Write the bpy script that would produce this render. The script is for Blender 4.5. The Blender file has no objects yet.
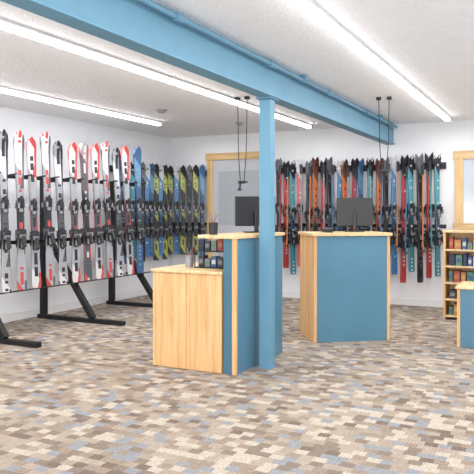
import bpy, bmesh, math, random
from mathutils import Vector, Matrix
random.seed(11)
scene=bpy.context.scene
COL=scene.collection
try:
    scene.view_settings.view_transform='Standard'
except Exception: pass

# ---------------------------------------------------------------- materials
def lin(c):
    return tuple(((v/255)/12.92 if v/255<=0.04045 else ((v/255+0.055)/1.055)**2.4) for v in c)+(1,)
def newmat(name):
    m=bpy.data.materials.new(name); m.use_nodes=True
    nt=m.node_tree; b=nt.nodes['Principled BSDF']
    return m,nt,b
MATS={}
def paint(name,rgb,rough=0.5,metal=0.0,var=0.04,bump=0.0,bscale=60,spec=0.4,speck=0.0,nscale=6):
    if name in MATS: return MATS[name]
    m,nt,b=newmat(name)
    tc=nt.nodes.new('ShaderNodeTexCoord'); n=nt.nodes.new('ShaderNodeTexNoise')
    n.inputs['Scale'].default_value=nscale
    nt.links.new(tc.outputs['Object'],n.inputs['Vector'])
    mix=nt.nodes.new('ShaderNodeMix'); mix.data_type='RGBA'
    c=lin(rgb)
    mix.inputs[6].default_value=tuple(max(0,v*(1-var*2)) for v in c[:3])+(1,)
    mix.inputs[7].default_value=tuple(min(1,v*(1+var)) for v in c[:3])+(1,)
    nt.links.new(n.outputs['Fac'],mix.inputs[0]); out=mix.outputs[2]
    b.inputs['Roughness'].default_value=rough; b.inputs['Metallic'].default_value=metal
    b.inputs['Specular IOR Level'].default_value=spec
    if bump>0:
        n2=nt.nodes.new('ShaderNodeTexNoise'); n2.inputs['Scale'].default_value=bscale; n2.inputs['Detail'].default_value=6
        nt.links.new(tc.outputs['Object'],n2.inputs['Vector'])
        bp=nt.nodes.new('ShaderNodeBump'); bp.inputs['Strength'].default_value=bump; bp.inputs['Distance'].default_value=0.02
        nt.links.new(n2.outputs['Fac'],bp.inputs['Height']); nt.links.new(bp.outputs['Normal'],b.inputs['Normal'])
        if speck>0:
            mr=nt.nodes.new('ShaderNodeMapRange'); mr.inputs[1].default_value=0.35; mr.inputs[2].default_value=0.65
            mr.inputs[3].default_value=1-speck; mr.inputs[4].default_value=1+speck*0.5
            nt.links.new(n2.outputs['Fac'],mr.inputs[0])
            vm=nt.nodes.new('ShaderNodeVectorMath'); vm.operation='SCALE'
            nt.links.new(out,vm.inputs[0]); nt.links.new(mr.outputs[0],vm.inputs['Scale']); out=vm.outputs[0]
    nt.links.new(out,b.inputs['Base Color'])
    MATS[name]=m; return m
def wood(name,c1,c2,axis=2):
    m,nt,b=newmat(name)
    tc=nt.nodes.new('ShaderNodeTexCoord'); mp=nt.nodes.new('ShaderNodeMapping')
    sc=[16,16,16]; sc[axis]=0.8
    mp.inputs['Scale'].default_value=sc
    nt.links.new(tc.outputs['Object'],mp.inputs['Vector'])
    n=nt.nodes.new('ShaderNodeTexNoise'); n.inputs['Scale'].default_value=1.5; n.inputs['Detail'].default_value=8; n.inputs['Distortion'].default_value=0.8; n.inputs['Roughness'].default_value=0.65
    nt.links.new(mp.outputs['Vector'],n.inputs['Vector'])
    r=nt.nodes.new('ShaderNodeValToRGB'); r.color_ramp.elements[0].position=0.36; r.color_ramp.elements[1].position=0.60
    r.color_ramp.elements[0].color=lin(c1); r.color_ramp.elements[1].color=lin(c2)
    nt.links.new(n.outputs['Fac'],r.inputs['Fac']); nt.links.new(r.outputs['Color'],b.inputs['Base Color'])
    b.inputs['Roughness'].default_value=0.42
    return m
def emis(name,rgb,s):
    m,nt,b=newmat(name)
    b.inputs['Base Color'].default_value=lin(rgb); b.inputs['Emission Color'].default_value=lin(rgb)
    b.inputs['Emission Strength'].default_value=s
    return m
M_wall=paint('wall_paint',(234,236,240),0.8,var=0.02,bump=0.15,bscale=90)
M_ceil=paint('ceiling_texture',(243,245,249),0.9,var=0.02,bump=0.5,bscale=50,speck=0.045)
M_beam=paint('beam_blue',(104,152,178),0.5,var=0.05)
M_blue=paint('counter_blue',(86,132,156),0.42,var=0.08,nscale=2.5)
M_blue_shade=paint('counter_blue_shaded',(70,112,134),0.5,var=0.05)  # counter blue with the end panel's shade painted into the colour
M_black=paint('black_metal',(24,24,27),0.45)
M_dark=paint('dark_plastic',(40,41,46),0.4)
M_grey=paint('grey_metal',(156,158,164),0.35,metal=0.3)
M_white=paint('white_paint',(230,230,232),0.5,var=0.02)
M_wood=wood('birch_wood',(202,152,98),(230,188,136))
M_woodh=wood('birch_wood_flat',(208,174,126),(234,204,156),axis=1)
M_pine=wood('pine_trim',(196,158,106),(224,192,142))
M_pineh=wood('pine_trim_flat',(196,158,106),(224,192,142),axis=0)
M_light=emis('tube_glow',(255,255,255),12.0)

def carpet():
    m,nt,b=newmat('carpet')
    L=nt.links; N=nt.nodes.new
    tc=N('ShaderNodeTexCoord')
    def math_(op,a,bv=None,cv=None):
        n=N('ShaderNodeMath'); n.operation=op
        for i,v in enumerate((a,bv,cv)):
            if v is None: continue
            if isinstance(v,(int,float)): n.inputs[i].default_value=v
            else: L.new(v,n.inputs[i])
        return n.outputs[0]
    nz=N('ShaderNodeTexNoise'); nz.inputs['Scale'].default_value=60; L.new(tc.outputs['Object'],nz.inputs['Vector'])
    vs=N('ShaderNodeVectorMath'); vs.operation='SCALE'; L.new(nz.outputs['Color'],vs.inputs[0]); vs.inputs['Scale'].default_value=0.014
    va=N('ShaderNodeVectorMath'); va.operation='ADD'; L.new(tc.outputs['Object'],va.inputs[0]); L.new(vs.outputs[0],va.inputs[1])
    sep=N('ShaderNodeSeparateXYZ'); L.new(va.outputs[0],sep.inputs[0])
    row=math_('FLOOR',math_('MULTIPLY',sep.outputs['Y'],1/0.062))
    wn=N('ShaderNodeTexWhiteNoise'); wn.noise_dimensions='1D'; L.new(row,wn.inputs['W'])
    xs=math_('ADD',math_('MULTIPLY',sep.outputs['X'],1/0.074),math_('MULTIPLY',wn.outputs['Value'],5.0))
    cx=math_('FLOOR',xs)
    cmb=N('ShaderNodeCombineXYZ'); L.new(cx,cmb.inputs[0]); L.new(row,cmb.inputs[1])
    w2=N('ShaderNodeTexWhiteNoise'); w2.noise_dimensions='3D'; L.new(cmb.outputs[0],w2.inputs['Vector'])
    r=N('ShaderNodeValToRGB'); r.color_ramp.interpolation='CONSTANT'
    cols=[(0,(136,122,111)),(0.15,(168,154,140)),(0.38,(188,176,162)),(0.54,(152,137,123)),(0.70,(144,146,150)),(0.84,(164,149,133)),(0.94,(122,107,97))]
    e=r.color_ramp.elements
    e[0].position=0; e[0].color=lin(cols[0][1]); e[1].position=cols[1][0]; e[1].color=lin(cols[1][1])
    for p,c in cols[2:]:
        x=e.new(p); x.color=lin(c)
    L.new(w2.outputs['Value'],r.inputs['Fac'])
    par=math_('GREATER_THAN',w2.outputs['Color'],0.5)
    rx=math_('SINE',math_('MULTIPLY',sep.outputs['X'],2*math.pi/0.018))
    ry=math_('SINE',math_('MULTIPLY',sep.outputs['Y'],2*math.pi/0.016))
    mr=N('ShaderNodeMix'); mr.data_type='FLOAT'; L.new(par,mr.inputs[0]); L.new(rx,mr.inputs[2]); L.new(ry,mr.inputs[3])
    no=N('ShaderNodeTexNoise'); no.inputs['Scale'].default_value=90; no.inputs['Detail'].default_value=3; L.new(tc.outputs['Object'],no.inputs['Vector'])
    f=math_('ADD',math_('MULTIPLY_ADD',mr.outputs[0],0.08,0.52),math_('MULTIPLY',no.outputs['Fac'],0.9))
    vm=N('ShaderNodeVectorMath'); vm.operation='SCALE'; L.new(r.outputs['Color'],vm.inputs[0]); L.new(f,vm.inputs['Scale'])
    L.new(vm.outputs[0],b.inputs['Base Color'])
    b.inputs['Roughness'].default_value=0.95; b.inputs['Specular IOR Level'].default_value=0.1
    bp=N('ShaderNodeBump'); bp.inputs['Strength'].default_value=0.25; bp.inputs['Distance'].default_value=0.008
    L.new(f,bp.inputs['Height']); L.new(bp.outputs['Normal'],b.inputs['Normal'])
    return m
M_carpet=carpet()

def skimat(name,bands,edge=None,centre=None,cw=0.14,thr=0.5,et=0.33,wedge=None,seed=0.0):
    m,nt,b=newmat(name); L=nt.links; N=nt.nodes.new
    tc=N('ShaderNodeTexCoord'); sep=N('ShaderNodeSeparateXYZ'); L.new(tc.outputs['Generated'],sep.inputs[0])
    def M(op,a,bv=None,cv=None):
        n=N('ShaderNodeMath'); n.operation=op
        for i,v in enumerate((a,bv,cv)):
            if v is None: continue
            if isinstance(v,(int,float)): n.inputs[i].default_value=v
            else: L.new(v,n.inputs[i])
        return n.outputs[0]
    r=N('ShaderNodeValToRGB'); r.color_ramp.interpolation='CONSTANT'; e=r.color_ramp.elements
    e[0].position=0; e[0].color=lin(bands[0][1]); e[1].position=bands[1][0]; e[1].color=lin(bands[1][1])
    for p,c in bands[2:]:
        x=e.new(min(1.0,p)); x.color=lin(c)
    L.new(M('MULTIPLY_ADD',sep.outputs['X'],0.10,sep.outputs['Z']),r.inputs['Fac']); out=r.outputs['Color']
    ax=M('ABSOLUTE',M('SUBTRACT',sep.outputs['X'],0.5))
    def over(mask,col):
        nonlocal out
        mx=N('ShaderNodeMix'); mx.data_type='RGBA'; L.new(mask,mx.inputs[0]); L.new(out,mx.inputs[6]); mx.inputs[7].default_value=lin(col); out=mx.outputs[2]
    if wedge:
        d=M('FRACT',M('MULTIPLY_ADD',sep.outputs['Z'],2.6,seed))
        over(M('LESS_THAN',M('MULTIPLY',d,1.3),M('SUBTRACT',sep.outputs['X'],0.45)),wedge)
    if centre:
        fl=M('FLOOR',M('MULTIPLY_ADD',sep.outputs['Z'],64,seed*31))
        wn=N('ShaderNodeTexWhiteNoise'); wn.noise_dimensions='1D'; L.new(fl,wn.inputs['W'])
        grp=M('GREATER_THAN',M('FRACT',M('MULTIPLY_ADD',sep.outputs['Z'],3.3,seed)),0.35)
        over(M('MULTIPLY',grp,M('MULTIPLY',M('LESS_THAN',ax,cw),M('GREATER_THAN',wn.outputs['Value'],thr))),centre)
    if edge:
        fl=M('FLOOR',M('MULTIPLY_ADD',sep.outputs['Z'],6,0.3+seed))
        wn=N('ShaderNodeTexWhiteNoise'); wn.noise_dimensions='1D'; L.new(fl,wn.inputs['W'])
        over(M('MULTIPLY',M('GREATER_THAN',M('SUBTRACT',sep.outputs['X'],0.5),et-0.08),M('GREATER_THAN',wn.outputs['Value'],0.25)),edge)
    L.new(out,b.inputs['Base Color']); b.inputs['Roughness'].default_value=0.3
    return m
W=(212,213,217); G=(162,165,172); K=(40,41,48); R=(194,74,72); B=(62,94,136); D=(86,88,96)
SK={
 'red_white':(skimat('ski_red_white',[(0,W),(0.14,G),(0.34,D),(0.56,G),(0.80,W),(1.0,R)],edge=R,centre=K,cw=0.17,thr=0.35,wedge=R,seed=0.1),'white and red'),
 'white_black':(skimat('ski_white_black',[(0,W),(0.10,G),(0.36,D),(0.58,G),(0.76,W),(0.9,G)],edge=K,centre=K,cw=0.16,thr=0.35,wedge=D,seed=0.6),'white and black'),
 'silver_red':(skimat('ski_silver_red',[(0,R),(0.06,G),(0.38,K),(0.56,G),(0.80,W)],edge=D,centre=R,cw=0.16,thr=0.4,wedge=D,seed=0.35),'silver and red'),
 'black_red':(skimat('ski_black_red',[(0,R),(0.06,D),(0.4,K),(0.66,D),(0.92,G)],edge=R,centre=W,cw=0.12,thr=0.45,seed=0.8),'dark grey and red'),
 'navy':(skimat('ski_navy',[(0,B),(0.3,K),(0.5,(56,86,124)),(0.75,(96,136,170)),(0.92,B)],centre=(120,150,176),thr=.6,seed=0.2),'navy blue'),
 'lime':(skimat('ski_lime',[(0,K),(0.10,(168,176,88)),(0.28,K),(0.48,(160,168,88)),(0.62,K),(0.76,(176,184,98)),(0.93,K)],centre=(64,68,64)),'black and lime'),
 'teal':(skimat('ski_teal',[(0,(58,130,142)),(0.3,(36,66,80)),(0.55,(80,152,164)),(0.9,K)],centre=W,thr=0.75,seed=.4),'teal'),
 'pink':(skimat('ski_pink',[(0,(190,88,94)),(0.35,(110,54,60)),(0.5,(196,104,106)),(0.88,W)],centre=W,thr=0.75,seed=.7),'coral pink'),
 'red':(skimat('ski_red',[(0,(174,58,60)),(0.28,(70,40,44)),(0.45,(180,64,64)),(0.85,K)],centre=W,thr=0.75,seed=.15),'dark red'),
 'black':(skimat('ski_black',[(0,K),(0.4,(60,62,68)),(0.7,K),(0.9,(110,112,120))],centre=(120,120,128),thr=0.6),'black'),
 'orange':(skimat('ski_orange',[(0,(204,120,72)),(0.3,K),(0.5,(202,112,66)),(0.86,(110,70,52))],centre=K,thr=0.65,seed=.5),'orange'),
 'blue':(skimat('ski_blue',[(0,(68,116,170)),(0.35,(44,64,98)),(0.5,(88,138,184)),(0.9,W)],centre=W,thr=0.75,seed=.9),'blue'),
}

# ---------------------------------------------------------------- builders
def link(o,parent=None):
    COL.objects.link(o)
    if parent: o.parent=parent
    return o
def top(o,label,cat,group=None):
    o['label']=label; o['category']=cat
    if group: o['group']=group
    return o
def struct(o): o['kind']='structure'; return o
def empty(name,loc,rz=0):
    e=bpy.data.objects.new(name,None); e.empty_display_size=0.1; e.location=loc; e.rotation_euler=(0,0,rz); COL.objects.link(e); return e
def bm_obj(name,bm,mat,parent=None,loc=(0,0,0),rot=(0,0,0),bevel=0,smooth=False):
    me=bpy.data.meshes.new(name); bmesh.ops.recalc_face_normals(bm,faces=bm.faces); bm.to_mesh(me); bm.free()
    mats=mat if isinstance(mat,(list,tuple)) else [mat]
    for mm in mats: me.materials.append(mm)
    if smooth:
        for p in me.polygons: p.use_smooth=True
    o=bpy.data.objects.new(name,me); o.location=loc; o.rotation_euler=rot
    link(o,parent)
    if bevel>0:
        b=o.modifiers.new('b','BEVEL'); b.width=bevel; b.segments=2; b.limit_method='ANGLE'
    return o
def addbox(bm,x0,x1,y0,y1,z0,z1,mi=0):
    vs=[bm.verts.new(p) for p in [(x0,y0,z0),(x1,y0,z0),(x1,y1,z0),(x0,y1,z0),(x0,y0,z1),(x1,y0,z1),(x1,y1,z1),(x0,y1,z1)]]
    for f in [(0,3,2,1),(4,5,6,7),(0,1,5,4),(1,2,6,5),(2,3,7,6),(3,0,4,7)]:
        fc=bm.faces.new([vs[i] for i in f]); fc.material_index=mi
def box(name,x0,x1,y0,y1,z0,z1,mat,parent=None,bevel=0.003):
    cx,cy,cz=(x0+x1)/2,(y0+y1)/2,(z0+z1)/2
    bm=bmesh.new(); addbox(bm,x0-cx,x1-cx,y0-cy,y1-cy,z0-cz,z1-cz)
    return bm_obj(name,bm,mat,parent,(cx,cy,cz),bevel=bevel)
def addcyl(bm,p0,p1,r0,r1=None,seg=12):
    r1=r0 if r1 is None else r1
    p0=Vector(p0); p1=Vector(p1); d=p1-p0
    q=d.to_track_quat('Z','Y').to_matrix().to_4x4()
    bmesh.ops.create_cone(bm,cap_ends=True,segments=seg,radius1=r0,radius2=r1,depth=d.length,matrix=Matrix.Translation((p0+p1)/2)@q)
def cyl(name,p0,p1,r0,mat,parent=None,r1=None,seg=12):
    bm=bmesh.new(); addcyl(bm,p0,p1,r0,r1,seg)
    return bm_obj(name,bm,mat,parent,smooth=False)
def bar(name,p0,p1,w,mat,parent=None):
    bm=bmesh.new(); p0=Vector(p0); p1=Vector(p1); d=p1-p0
    h=d.length/2; addbox(bm,-w/2,w/2,-w/2,w/2,-h,h)
    bmesh.ops.transform(bm,matrix=d.to_track_quat('Z','Y').to_matrix().to_4x4(),verts=bm.verts)
    return bm_obj(name,bm,mat,parent,(p0+p1)/2,bevel=0.004)
def tube(name,pts,r,mat,parent=None,cyc=False):
    cu=bpy.data.curves.new(name,'CURVE'); cu.dimensions='3D'; cu.bevel_depth=r; cu.bevel_resolution=2
    s=cu.splines.new('NURBS'); s.points.add(len(pts)-1)
    for i,p in enumerate(pts): s.points[i].co=(*p,1)
    s.use_endpoint_u=True; s.order_u=3; s.use_cyclic_u=cyc
    tmp=bpy.data.objects.new('tmp',cu); COL.objects.link(tmp)
    dg=bpy.context.evaluated_depsgraph_get(); me=bpy.data.meshes.new_from_object(tmp.evaluated_get(dg))
    bpy.data.objects.remove(tmp); me.name=name; me.materials.clear(); me.materials.append(mat)
    o=bpy.data.objects.new(name,me); link(o,parent); return o

# ---------------------------------------------------------------- room
H=2.53
XR=6.6; YF=-12.5
struct(box('floor',-0.1,XR+0.1,YF,0.1,-0.1,0,M_carpet,bevel=0))
struct(box('ceiling',-0.1,XR+0.1,YF,0.1,H,H+0.1,M_ceil,bevel=0))
struct(box('wall_left',-0.1,0,YF,0,0,H,M_wall,bevel=0))
struct(box('wall_back',-0.1,XR+0.1,0,0.1,0,H,M_wall,bevel=0))
struct(box('wall_right',XR,XR+0.1,YF,0,0,H,M_wall,bevel=0))
struct(box('baseboard_left',0,0.015,YF,-0.015,0,0.1,M_white))
struct(box('baseboard_back',1.88,XR,-0.015,0,0,0.1,M_white))

# beam (I-section) and column
bx=3.675
bm=bmesh.new()
zb=2.25
addbox(bm,bx-0.065,bx+0.065,-12.4,-0.002,zb,zb+0.018)
addbox(bm,bx-0.065,bx+0.065,-12.4,-0.002,H-0.018,H-0.001)
addbox(bm,bx-0.05,bx+0.05,-12.4,-0.002,zb+0.018,H-0.018)
o=bm_obj('ceiling_beam',bm,M_beam,bevel=0.002)
top(o,'long pale blue painted steel beam under the ceiling','beam')
o=empty('support_column',(3.652,-4.19,0))
top(o,'square blue painted steel column beside the service counter','column')
box('column_shaft',-0.05,0.05,-0.05,0.05,0.012,zb-0.012,M_beam,o)
box('base_plate',-0.06,0.06,-0.06,0.06,0,0.012,M_beam,o)
box('cap_plate',-0.065,0.07,-0.09,0.09,zb-0.012,zb,M_beam,o)
e=empty('electrical_conduit',(bx+0.11,-6,H-0.05))
top(e,'blue painted conduit pipe running along the beam','pipe')
cyl('pipe',(0,-6.2,0),(0,5.9,0),0.017,M_beam,e)
for yy in (-1.2,0.2,1.6,3.0,4.4,5.6):
    cyl('coupling',(0,yy-0.04,0),(0,yy+0.04,0),0.027,M_beam,e)
for yy in (-0.5,2.3,5.0):
    box('pipe_strap',-0.03,0.03,yy-0.015,yy+0.015,-0.02,0.05,M_beam,e)

def strip(x,y0,y1):
    e=empty('strip_light',(x,(y0+y1)/2,H)); h=(y1-y0)/2
    top(e,'long white fluorescent strip light fixed to the ceiling','ceiling light','ceiling strip lights')
    box('light_housing',-0.045,0.045,-h,h,-0.022,0,M_white,e)
    bm=bmesh.new(); 
    seg=10
    r=0.036
    rings=[]
    for yy in (-h+0.02,h-0.02):
        rings.append([bm.verts.new((r*math.cos(math.pi*i/seg),yy,-0.022-0.035*math.sin(math.pi*i/seg))) for i in range(seg+1)])
    for i in range(seg): bm.faces.new((rings[0][i],rings[0][i+1],rings[1][i+1],rings[1][i]))
    bm.faces.new(rings[0]); bm.faces.new(rings[1][::-1])
    bm_obj('light_diffuser',bm,M_light,e,smooth=False)
    box('end_cap',-0.045,0.045,-h-0.012,-h,-0.058,0,M_white,e)
    box('end_cap',-0.045,0.045,h,h+0.012,-0.058,0,M_white,e)
strip(0.94,-12.2,-1.75)
strip(2.66,-12.2,-0.55)
strip(4.52,-12.2,-0.45)
strip(6.1,-12.2,-0.45)
for (x,y) in ((1.55,-2.6),(1.9,-1.2)):
    bm=bmesh.new(); addcyl(bm,(0,0,-0.012),(0,0,0),0.07,seg=24); addcyl(bm,(0,0,-0.04),(0,0,-0.012),0.035,0.055,seg=24)
    o=bm_obj('smoke_detector',bm,M_grey,loc=(x,y,H)); top(o,'small round grey detector on the ceiling','smoke detector','ceiling detectors')

def framed(x0,x1,z0,z1,isdoor,idx):
    w=0.11
    struct(box('trim_%d'%(idx*10+1),x0,x0+w,-0.03,-0.001,z0,z1-w,M_pine))
    struct(box('trim_%d'%(idx*10+2),x1-w,x1,-0.03,-0.001,z0,z1-w,M_pine))
    struct(box('trim_%d'%(idx*10+3),x0-0.02,x1+0.02,-0.035,-0.001,z1-w,z1,M_pineh))
    if isdoor:
        d=box('door_%d'%idx,x0+w,x1-w,-0.014,-0.001,0.0,z1-w,paint('door_grey',(190,194,200),0.5)); struct(d)
        for (a,b_) in ((0.2,0.95),(1.1,1.95)):
            struct(box('trim_%d'%(idx*10+5+int(a>1)),x0+w+0.1,x1-w-0.1,-0.02,-0.014,a,b_,paint('door_panel',(170,177,184),0.25)))
    else:
        struct(box('trim_%d'%(idx*10+4),x0-0.02,x1+0.02,-0.05,-0.001,z0-w,z0,M_pineh))
        bm=bmesh.new(); addbox(bm,x0+w,x1-w,-0.008,-0.001,z0,z1-w)
        struct(bm_obj('window_%d'%idx,bm,paint('glass_pane',(196,206,216),0.08,var=0.02)))
        struct(box('trim_%d'%(idx*10+5),(x0+x1)/2-0.02,(x0+x1)/2+0.02,-0.02,-0.008,z0,z1-w,M_pine))
framed(0.72,1.86,0,2.24,True,1)
framed(4.55,5.7,1.15,2.12,False,2)

# ---------------------------------------------------------------- skis
def ski_mesh(name,L,w,mat):
    bm=bmesh.new(); n=30; rows=[]
    th=0.011
    for i in range(n+1):
        s=i/n; z=s*L
        side=w*(1-0.34*math.sin(math.pi*min(1,s/0.93)))/2
        if s>0.91: side*=math.sqrt(max(0.0,1-((s-0.91)/0.09)**2))*0.94+0.06
        if s<0.02: side*=0.8
        y=0
        if s>0.85: y=-0.065*((s-0.85)/0.15)**1.8
        if s<0.04: y=-0.006*(0.04-s)/0.04
        y+= -0.006*math.sin(math.pi*min(1,s/0.86))
        t=th*(0.5+0.7*math.sin(math.pi*min(1,max(0,s))))
        rows.append([bm.verts.new(p) for p in ((-side,y-t*0.5,z),(-side*0.8,y-t,z),(side*0.8,y-t,z),(side,y-t*0.5,z),(side,y,z),(-side,y,z))])
    for a,b in zip(rows[:-1],rows[1:]):
        for k in range(6): bm.faces.new((a[k],a[(k+1)%6],b[(k+1)%6],b[k]))
    bm.faces.new(rows[0]); bm.faces.new(rows[-1][::-1])
    bmesh.ops.recalc_face_normals(bm,faces=bm.faces)
    me=bpy.data.meshes.new(name); bm.to_mesh(me); bm.free(); me.materials.append(mat)
    return me
def mesh_of(name,bm):
    me=bpy.data.meshes.new(name); bmesh.ops.recalc_face_normals(bm,faces=bm.faces); bm.to_mesh(me); bm.free()
    me.materials.append(M_dark); me.materials.append(M_grey); return me
bm=bmesh.new()
addbox(bm,-0.032,0.032,-0.014,0.002,-0.08,0.08,0)
addbox(bm,-0.026,0.026,-0.055,-0.012,0.0,0.06,0)
addbox(bm,-0.038,-0.024,-0.057,-0.02,-0.03,0.025,1)
addbox(bm,0.024,0.038,-0.057,-0.02,-0.03,0.025,1)
addbox(bm,-0.020,0.020,-0.018,-0.012,-0.07,-0.035,1)
addcyl(bm,(0,-0.036,0.055),(0,-0.036,0.10),0.020,0.012,10)
TOE=mesh_of('toe_binding',bm)
bm=bmesh.new()
addbox(bm,-0.032,0.032,-0.014,0.002,-0.14,0.07,0)
addbox(bm,-0.028,0.028,-0.065,-0.012,-0.03,0.045,1)
addbox(bm,-0.031,0.031,-0.078,-0.05,0.01,0.06,0)
addbox(bm,-0.012,0.012,-0.018,-0.012,-0.13,-0.06,1)
b0=len(bm.verts)
addbox(bm,-0.018,0.018,-0.018,0.018,-0.10,0.02,0)
bm.verts.ensure_lookup_table()
vv=bm.verts[b0:]
bmesh.ops.transform(bm,matrix=Matrix.Translation((0,-0.07,-0.03))@Matrix.Rotation(math.radians(-24),4,'X'),verts=vv)
addcyl(bm,(-0.042,-0.02,0.02),(-0.048,0.008,-0.09),0.005,seg=6); addcyl(bm,(0.042,-0.02,0.02),(0.048,0.008,-0.09),0.005,seg=6)
HEEL=mesh_of('heel_binding',bm)
cache={}
def ski(kind,L,w,loc,rz,tilt=None,group='skis',where='on the rack'):
    key=(kind,round(L,2),w)
    if key not in cache: cache[key]=ski_mesh('ski_'+kind,L,w,SK[kind][0])
    e=bpy.data.objects.new('ski',None); e.empty_display_size=0.1
    e.matrix_world=Matrix.Translation(loc)@(tilt or Matrix.Identity(4))@Matrix.Rotation(rz,4,'Z')
    COL.objects.link(e)
    top(e,'%s ski with black binding %s'%(SK[kind][1],where),'ski',group)
    b=bpy.data.objects.new('ski_body',cache[key]); link(b,e)
    t=bpy.data.objects.new('toe_binding',TOE); t.location=(0,-0.020,L*0.53); link(t,e)
    h=bpy.data.objects.new('heel_binding',HEEL); h.location=(0,-0.020,L*0.53-0.32); link(h,e)
    return e
def pair(kind,L,w,x,y,z,rz,tilt,group,where):
    g=0.003; n=Vector((math.sin(rz),-math.cos(rz)))
    ski(kind,L,w,(x+n.x*g,y+n.y*g,z),rz,tilt,group,where)
    ski(kind,L,w,(x-n.x*g,y-n.y*g,z),rz+math.pi,tilt,group,where)

# left free-standing rack
RY=[-4.46+0.215*i for i in range(13)]
e=empty('ski_rack',(0.7,-3.1,0))
top(e,'black steel floor rack with slanted braces holding rental skis','ski rack','ski racks')
for yy in (-1.36,-0.02,1.32):
    box('foot',-0.60,0.68,yy-0.035,yy+0.035,0,0.05,M_black,e)
    box('post',-0.56,-0.49,yy-0.035,yy+0.035,0.05,1.72,M_black,e)
    bar('brace',(0.24,yy,0.05),(-0.50,yy,1.05),0.065,M_black,e)
    bar('arm',(-0.50,yy,1.68),(-0.14,yy,1.68),0.04,M_black,e)
for z,x in ((1.66,-0.155),(0.95,-0.17)):
    box('rail',x,x+0.03,-1.5,1.5,z,z+0.04,M_black,e)
box('bottom_tray',0.0,0.05,-1.5,1.5,0.460,0.470,M_black,e)
for yy in (-1.36,-0.02,1.32): bar('tray_arm',(-0.28,yy,0.45),(0.01,yy,0.45),0.03,M_black,e)
for y in RY: cyl('peg',(-0.13,y+0.108+3.1,1.68),(0.06,y+0.108+3.1,1.70),0.008,M_black,e,seg=8)
kinds=['red_white','white_black','silver_red','red_white','silver_red','white_black','red_white','black_red','red_white','silver_red','white_black','red_white','navy']
for i,y in enumerate(RY):
    L=1.68+random.uniform(-0.04,0.05)
    tilt=Matrix.Rotation(math.radians(-3.0+random.uniform(-0.5,0.5)),4,'Y')@Matrix.Rotation(math.radians(random.uniform(-1.2,1.2)),4,'X')
    pair(kinds[i],L,0.108,0.73,y,0.472,math.radians(64+random.uniform(-9,8)),tilt,'skis on the floor rack','on the floor rack')

def wall_rail(x0,x1,z,pegs,along='x',label=''):
    if along=='x': e=empty('ski_rail',((x0+x1)/2,-0.001,z))
    else: e=empty('ski_rail',(0.001,(x0+x1)/2,z),math.radians(90))
    h=(x1-x0)/2; c=(x0+x1)/2
    top(e,label,'ski rack','wall ski rails')
    box('rail',-h,h,-0.03,0,-0.045,0.045,M_dark,e)
    box('rail',-h,h,-0.02,0,-0.85,-0.80,M_dark,e)
    for p in pegs: cyl('peg',(p-c,-0.03,0),(p-c,-0.22,0.03),0.007,M_black,e,seg=8)
P1=[2.03+0.116*j for j in range(21)]
wall_rail(1.94,4.44,1.93,[p+0.058 for p in P1],label='long dark wall rail with pegs full of skis')
P2=[0.10+0.12*j for j in range(6)]
wall_rail(0.03,0.71,1.93,[p+0.06 for p in P2[:-1]],label='short dark wall rail with pegs beside the door')
P3=[-1.62+0.125*j for j in range(12)]
wall_rail(-1.72,-0.18,1.93,[p+0.062 for p in P3],along='y',label='dark rail with pegs on the side wall')
pal=['black','red','teal','pink','black','orange','red','black','blue','orange','red','navy','teal','orange','black','blue','red','teal','black','red','teal']
for j,x in enumerate(P1):
    L=random.choice([1.6,1.65,1.7,1.76])
    tilt=Matrix.Rotation(math.radians(random.uniform(-1.0,1.0)),4,'Y')
    pair(pal[j],L,0.094,x,-0.14,2.08-L+random.uniform(-0.03,0.03),math.radians(random.uniform(40,56)),tilt,'skis on the long wall rail','hanging on the wall rail')
for j,x in enumerate(P2):
    L=random.choice([1.45,1.5])
    pair(['lime','blue','lime','black','lime','navy'][j],L,0.098,x,-0.14,2.06-L,math.radians(random.uniform(34,46)),None,'skis beside the door','hanging beside the door')
for j,y in enumerate(P3[:-1]):
    L=random.choice([1.45,1.52])
    pair(['blue','navy','blue','teal','navy','black','blue','navy','lime','blue','lime'][j],L,0.098,0.14,y,2.06-L,math.radians(random.uniform(42,54)),None,'skis on the side wall','hanging on the side wall')

# ski poles
PC=[('red',paint('pole_red',(180,64,68),0.35)),('teal',paint('pole_teal',(60,140,150),0.35)),('blue',paint('pole_blue',(70,112,160),0.35)),('orange',paint('pole_orange',(204,124,70),0.35)),('grey',M_grey)]
bm=bmesh.new(); addcyl(bm,(0,0,1.08),(0,0,1.2),0.017,0.02,10); addcyl(bm,(0,0,1.2),(0,0,1.22),0.024,0.02,10); GRIP=mesh_of('grip',bm)
bm=bmesh.new(); addcyl(bm,(0,0,0.05),(0,0,0.07),0.040,0.01,14); BASK=mesh_of('basket',bm)
SH=[]
for c in PC:
    bm=bmesh.new(); addcyl(bm,(0,0,0),(0,0,1.12),0.009,seg=8); me=mesh_of('shaft',bm); me.materials.clear(); me.materials.append(c[1]); SH.append(me)
def pole(loc,ci,tilt):
    e=bpy.data.objects.new('ski_pole',None); e.empty_display_size=0.1
    e.matrix_world=Matrix.Translation(loc)@Matrix.Rotation(tilt,4,'Y'); COL.objects.link(e)
    top(e,'thin %s ski pole with black grip on the wall rail'%PC[ci][0],'ski pole','ski poles on the wall rail')
    for n,me in (('shaft',SH[ci]),('grip',GRIP),('basket',BASK)): link(bpy.data.objects.new(n,me),e)
for j,p in enumerate(P1[:-1]):
    if j%3!=2: pole((p+0.058,-0.250,0.74+random.uniform(-.12,.05)),(j*3+j//4)%5,math.radians(random.uniform(-1.5,1.5)))

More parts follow.
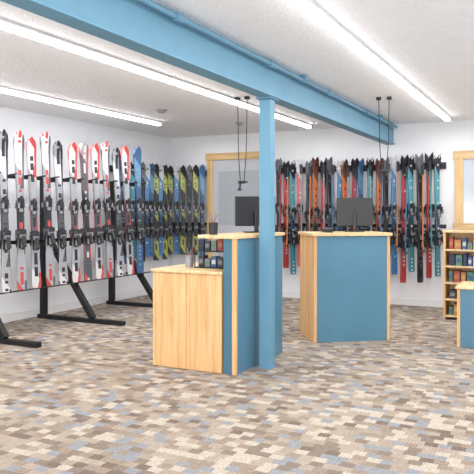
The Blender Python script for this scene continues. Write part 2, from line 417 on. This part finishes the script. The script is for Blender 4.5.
# ---------------------------------------------------------------- counters
c1=empty('service_counter',(3.49,-4.07,0))
top(c1,'tall blue service counter panel with birch edge trim','counter','service counters')
box('front_panel',-0.06,0.055,-0.465,0.465,0,1.085,M_blue,c1,0.002)
box('edge_trim',0.02,0.058,-0.49,-0.465,0,1.085,M_wood,c1,0.002)
box('end_panel',-0.06,0.02,-0.485,-0.465,0,1.085,M_blue_shade,c1,0.002)
box('worktop',-0.29,0.075,-0.50,0.48,1.085,1.113,M_woodh,c1)
DH=0.82
dk=empty('desk_cabinet',(3.09,-4.13,0))
top(dk,'light birch plywood desk cabinet joined to the blue counter','cabinet')
box('cabinet_body',-0.33,0.33,-0.43,0.43,0,DH-0.025,M_wood,dk,0.003)
box('front_board',-0.33,-0.003,-0.438,-0.43,0.005,DH-0.03,M_wood,dk,0.002)
box('front_board',0.003,0.33,-0.438,-0.43,0.005,DH-0.03,M_wood,dk,0.002)
box('desk_top',-0.345,0.335,-0.45,0.45,DH-0.025,DH,M_woodh,dk)

th=math.radians(36)
c2=empty('service_counter',(3.65,-3.05,0),th)
top(c2,'angled blue service counter with birch side and edge trim','counter','service counters')
box('front_panel',0.03,0.765,0,0.02,0,1.06,M_blue,c2,0.002)
box('edge_trim',0,0.03,-0.004,0.02,0,1.06,M_wood,c2,0.002)
box('edge_trim',0.765,0.795,-0.004,0.02,0,1.06,M_wood,c2,0.002)
box('side_panel',0,0.02,0.02,0.54,0,1.06,M_wood,c2,0.002)
box('side_panel',0.775,0.795,0.02,0.54,0,1.06,M_wood,c2,0.002)
box('shelf',0.02,0.775,0.02,0.54,0.55,0.57,M_woodh,c2,0.002)
box('worktop',-0.02,0.815,-0.025,0.56,1.06,1.09,M_woodh,c2)

def monitor(loc,rz,lab,w=0.22,zt=0.34):
    e=empty('computer_monitor',loc,rz); top(e,lab,'monitor','monitors')
    box('stand_base',-0.10,0.10,-0.07,0.07,0,0.012,M_dark,e)
    bar('stand_neck',(0,0.03,0.012),(0,0.03,0.2),0.035,M_dark,e)
    box('monitor_body',-w,w,-0.02,0.012,0.06,zt,M_dark,e,0.006)
    box('screen',-w+0.012,w-0.012,-0.023,-0.02,0.072,zt-0.012,paint('screen_black',(14,15,18),0.15),e,0)
monitor((3.37,-3.82,1.113),math.radians(222),'black computer monitor on the tall blue counter',0.19,0.33)
P=Matrix.Translation((3.65,-3.05,0))@Matrix.Rotation(th,4,'Z')
def onc2(x,y,z=1.09): return tuple(P@Vector((x,y,z)))
monitor(onc2(0.55,0.36),th+math.radians(160),'black computer monitor on the angled blue counter',0.19,0.36)
e=empty('card_terminal',onc2(0.2,0.2),th); top(e,'small black card terminal on the counter','card terminal')
box('terminal_body',-0.04,0.04,-0.07,0.07,0,0.04,M_dark,e); box('keypad',-0.03,0.03,-0.06,0.0,0.04,0.046,M_grey,e)
def cup(loc,col,name='pen_cup',lab='small cup with pens on the counter'):
    e=empty(name,loc); top(e,lab,'pen cup','desk cups')
    cyl('cup',(0,0,0),(0,0,0.1),0.035,col,e,r1=0.04,seg=16)
    for j in range(4):
        a=j*1.6; cyl('pen',(0.01*math.cos(a),0.01*math.sin(a),0.1),(0.04*math.cos(a),0.04*math.sin(a),0.17),0.004,PC[j][1],e,seg=6)
cup((3.28,-4.45,1.113),M_dark); cup((2.96,-4.30,DH),M_grey)
rack=empty('display_rack',(3.2,-4.25,DH)); top(rack,'small wire display rack with packaged goods','display rack')
for z in (0.0,0.14): box('rack_shelf',-0.17,0.17,-0.09,0.09,z,z+0.008,M_black,rack,0.001)
for sx in (-1,1):
    for sy in (-1,1): cyl('rack_post',(0.165*sx,0.085*sy,0),(0.165*sx,0.085*sy,0.255),0.005,M_black,rack,seg=6)
gc=[(60,96,140),(160,72,66),(186,160,96),(60,60,66),(90,130,104),(196,196,198),(176,116,76),(40,58,92),(120,122,128)]
def goods(loc,w,d,h,ci,rz=0,grp='packaged goods',lab='small packaged goods box on a birch shelf'):
    e=empty('goods_box',loc,rz); top(e,lab,'box',grp)
    box('carton',-w/2,w/2,-d/2,d/2,0,h,paint('carton_%d'%ci,gc[ci],0.5),e,0.002)
    box('carton_label',-w*0.36,w*0.36,-d/2-0.001,-d/2,h*0.3,h*0.7,paint('carton_%d'%((ci+5)%9),gc[(ci+5)%9],0.5),e,0)
seq=[3,8,0,3,5,7,3,8,1,3]
for zi,z in enumerate((0.008,0.148)):
    for j in range(5):
        goods((3.076+j*0.062,-4.26,DH+z),0.05,0.08,random.uniform(0.07,0.105),seq[zi*5+j],grp='packets on the display rack',lab='small packet on the wire display rack')

s=empty('bookshelf',(4.56,-1.0,0)); top(s,'low birch shelf unit stocked with small goods','shelf')
box('side_panel',0,0.025,0,0.32,0,1.05,M_wood,s); box('side_panel',0.9,0.925,0,0.32,0,1.05,M_wood,s)
box('back_panel',0.025,0.9,0.305,0.32,0,1.05,M_wood,s,0.001)
SZ=(0.03,0.23,0.43,0.63,0.83)
for z in SZ: box('shelf',0.025,0.9,0.0,0.305,z,z+0.02,M_woodh,s,0.001)
box('top_panel',-0.01,0.935,-0.01,0.32,1.05,1.075,M_woodh,s)
for zi,z in enumerate(SZ):
    xx=0.06
    while xx<0.62:
        w=random.uniform(0.04,0.08); goods((4.56+xx+w/2,-0.88,z+0.02),w,0.14,random.uniform(0.08,0.15),random.choice([0,1,3,4,5,6,7,8,5]),grp='boxes on the birch shelf'); xx+=w+0.012
b=empty('low_counter',(4.95,-2.62,0)); top(b,'low blue cabinet with birch edge and top','cabinet')
box('cabinet_body',0.03,1.2,0.0,0.5,0,0.56,M_blue,b); box('edge_trim',0,0.03,-0.003,0.5,0,0.56,M_wood,b); box('counter_top',-0.015,1.21,-0.02,0.51,0.56,0.585,M_woodh,b)

def hang(x,y,z,rz,k=1.0):
    e=empty('hanging_power_driver',(x,y,H),rz); top(e,'black power driver hanging on two thin cords from the ceiling','power tool','hanging tools')
    for sx in (-1,1):
        box('ceiling_mount',0.055*sx-0.025,0.055*sx+0.025,-0.025,0.025,-0.03,0,M_black,e)
        tube('cord',[(0.055*sx,0,-0.03),(0.05*sx,0.01,-0.2),(0.045*sx,0.0,-(H-z)*0.7),(0.03*sx*k,0,-(H-z)+0.01)],0.0045,M_black,e)
    zz=-(H-z)
    bm=bmesh.new(); addcyl(bm,(-0.06*k,0,zz),(0.05*k,0,zz),0.022*k,0.024*k,14); addcyl(bm,(0.05*k,0,zz),(0.09*k,0,zz),0.015*k,0.009*k,12); addcyl(bm,(-0.03*k,0,zz-0.016*k),(-0.045*k,0,zz-0.11*k),0.014*k,0.016*k,12)
    addbox(bm,-0.07*k,-0.015*k,-0.02*k,0.02*k,zz-0.13*k,zz-0.105*k)
    bm_obj('driver_body',bm,M_dark,e)
hang(4.15,-2.25,1.74,0.2,0.8); hang(2.80,-2.94,1.62,0.1,0.7)

# ---------------------------------------------------------------- light, world, camera
w=bpy.data.worlds.new('World'); scene.world=w; w.use_nodes=True
w.node_tree.nodes['Background'].inputs[0].default_value=(0.98,0.985,1,1); w.node_tree.nodes['Background'].inputs[1].default_value=0.85
def area(name,loc,sx,sy,power,rot=(0,0,0)):
    l=bpy.data.lights.new(name,'AREA'); l.shape='RECTANGLE'; l.size=sx; l.size_y=sy; l.energy=power; l.color=(1,0.995,0.985)
    o=bpy.data.objects.new(name,l); o.location=loc; o.rotation_euler=rot; COL.objects.link(o); return o
for x in (0.94,2.66,4.52,6.1):
    area('strip_glow',(x,-3.7,H-0.075),0.1,6.6,36)
area('room_fill',(4.6,-12.2,0.9),4,1.6,240,(math.radians(114),0,math.radians(8)))

cam=bpy.data.cameras.new('Camera'); co=bpy.data.objects.new('Camera',cam); COL.objects.link(co)
cam.sensor_width=36; cam.lens=36*650/474; cam.shift_y=-(237-212)/474
co.location=(5.882,-9.165,1.3)
co.rotation_euler=(math.radians(90),0,math.radians(26.8))
cam.clip_start=0.05
scene.camera=co
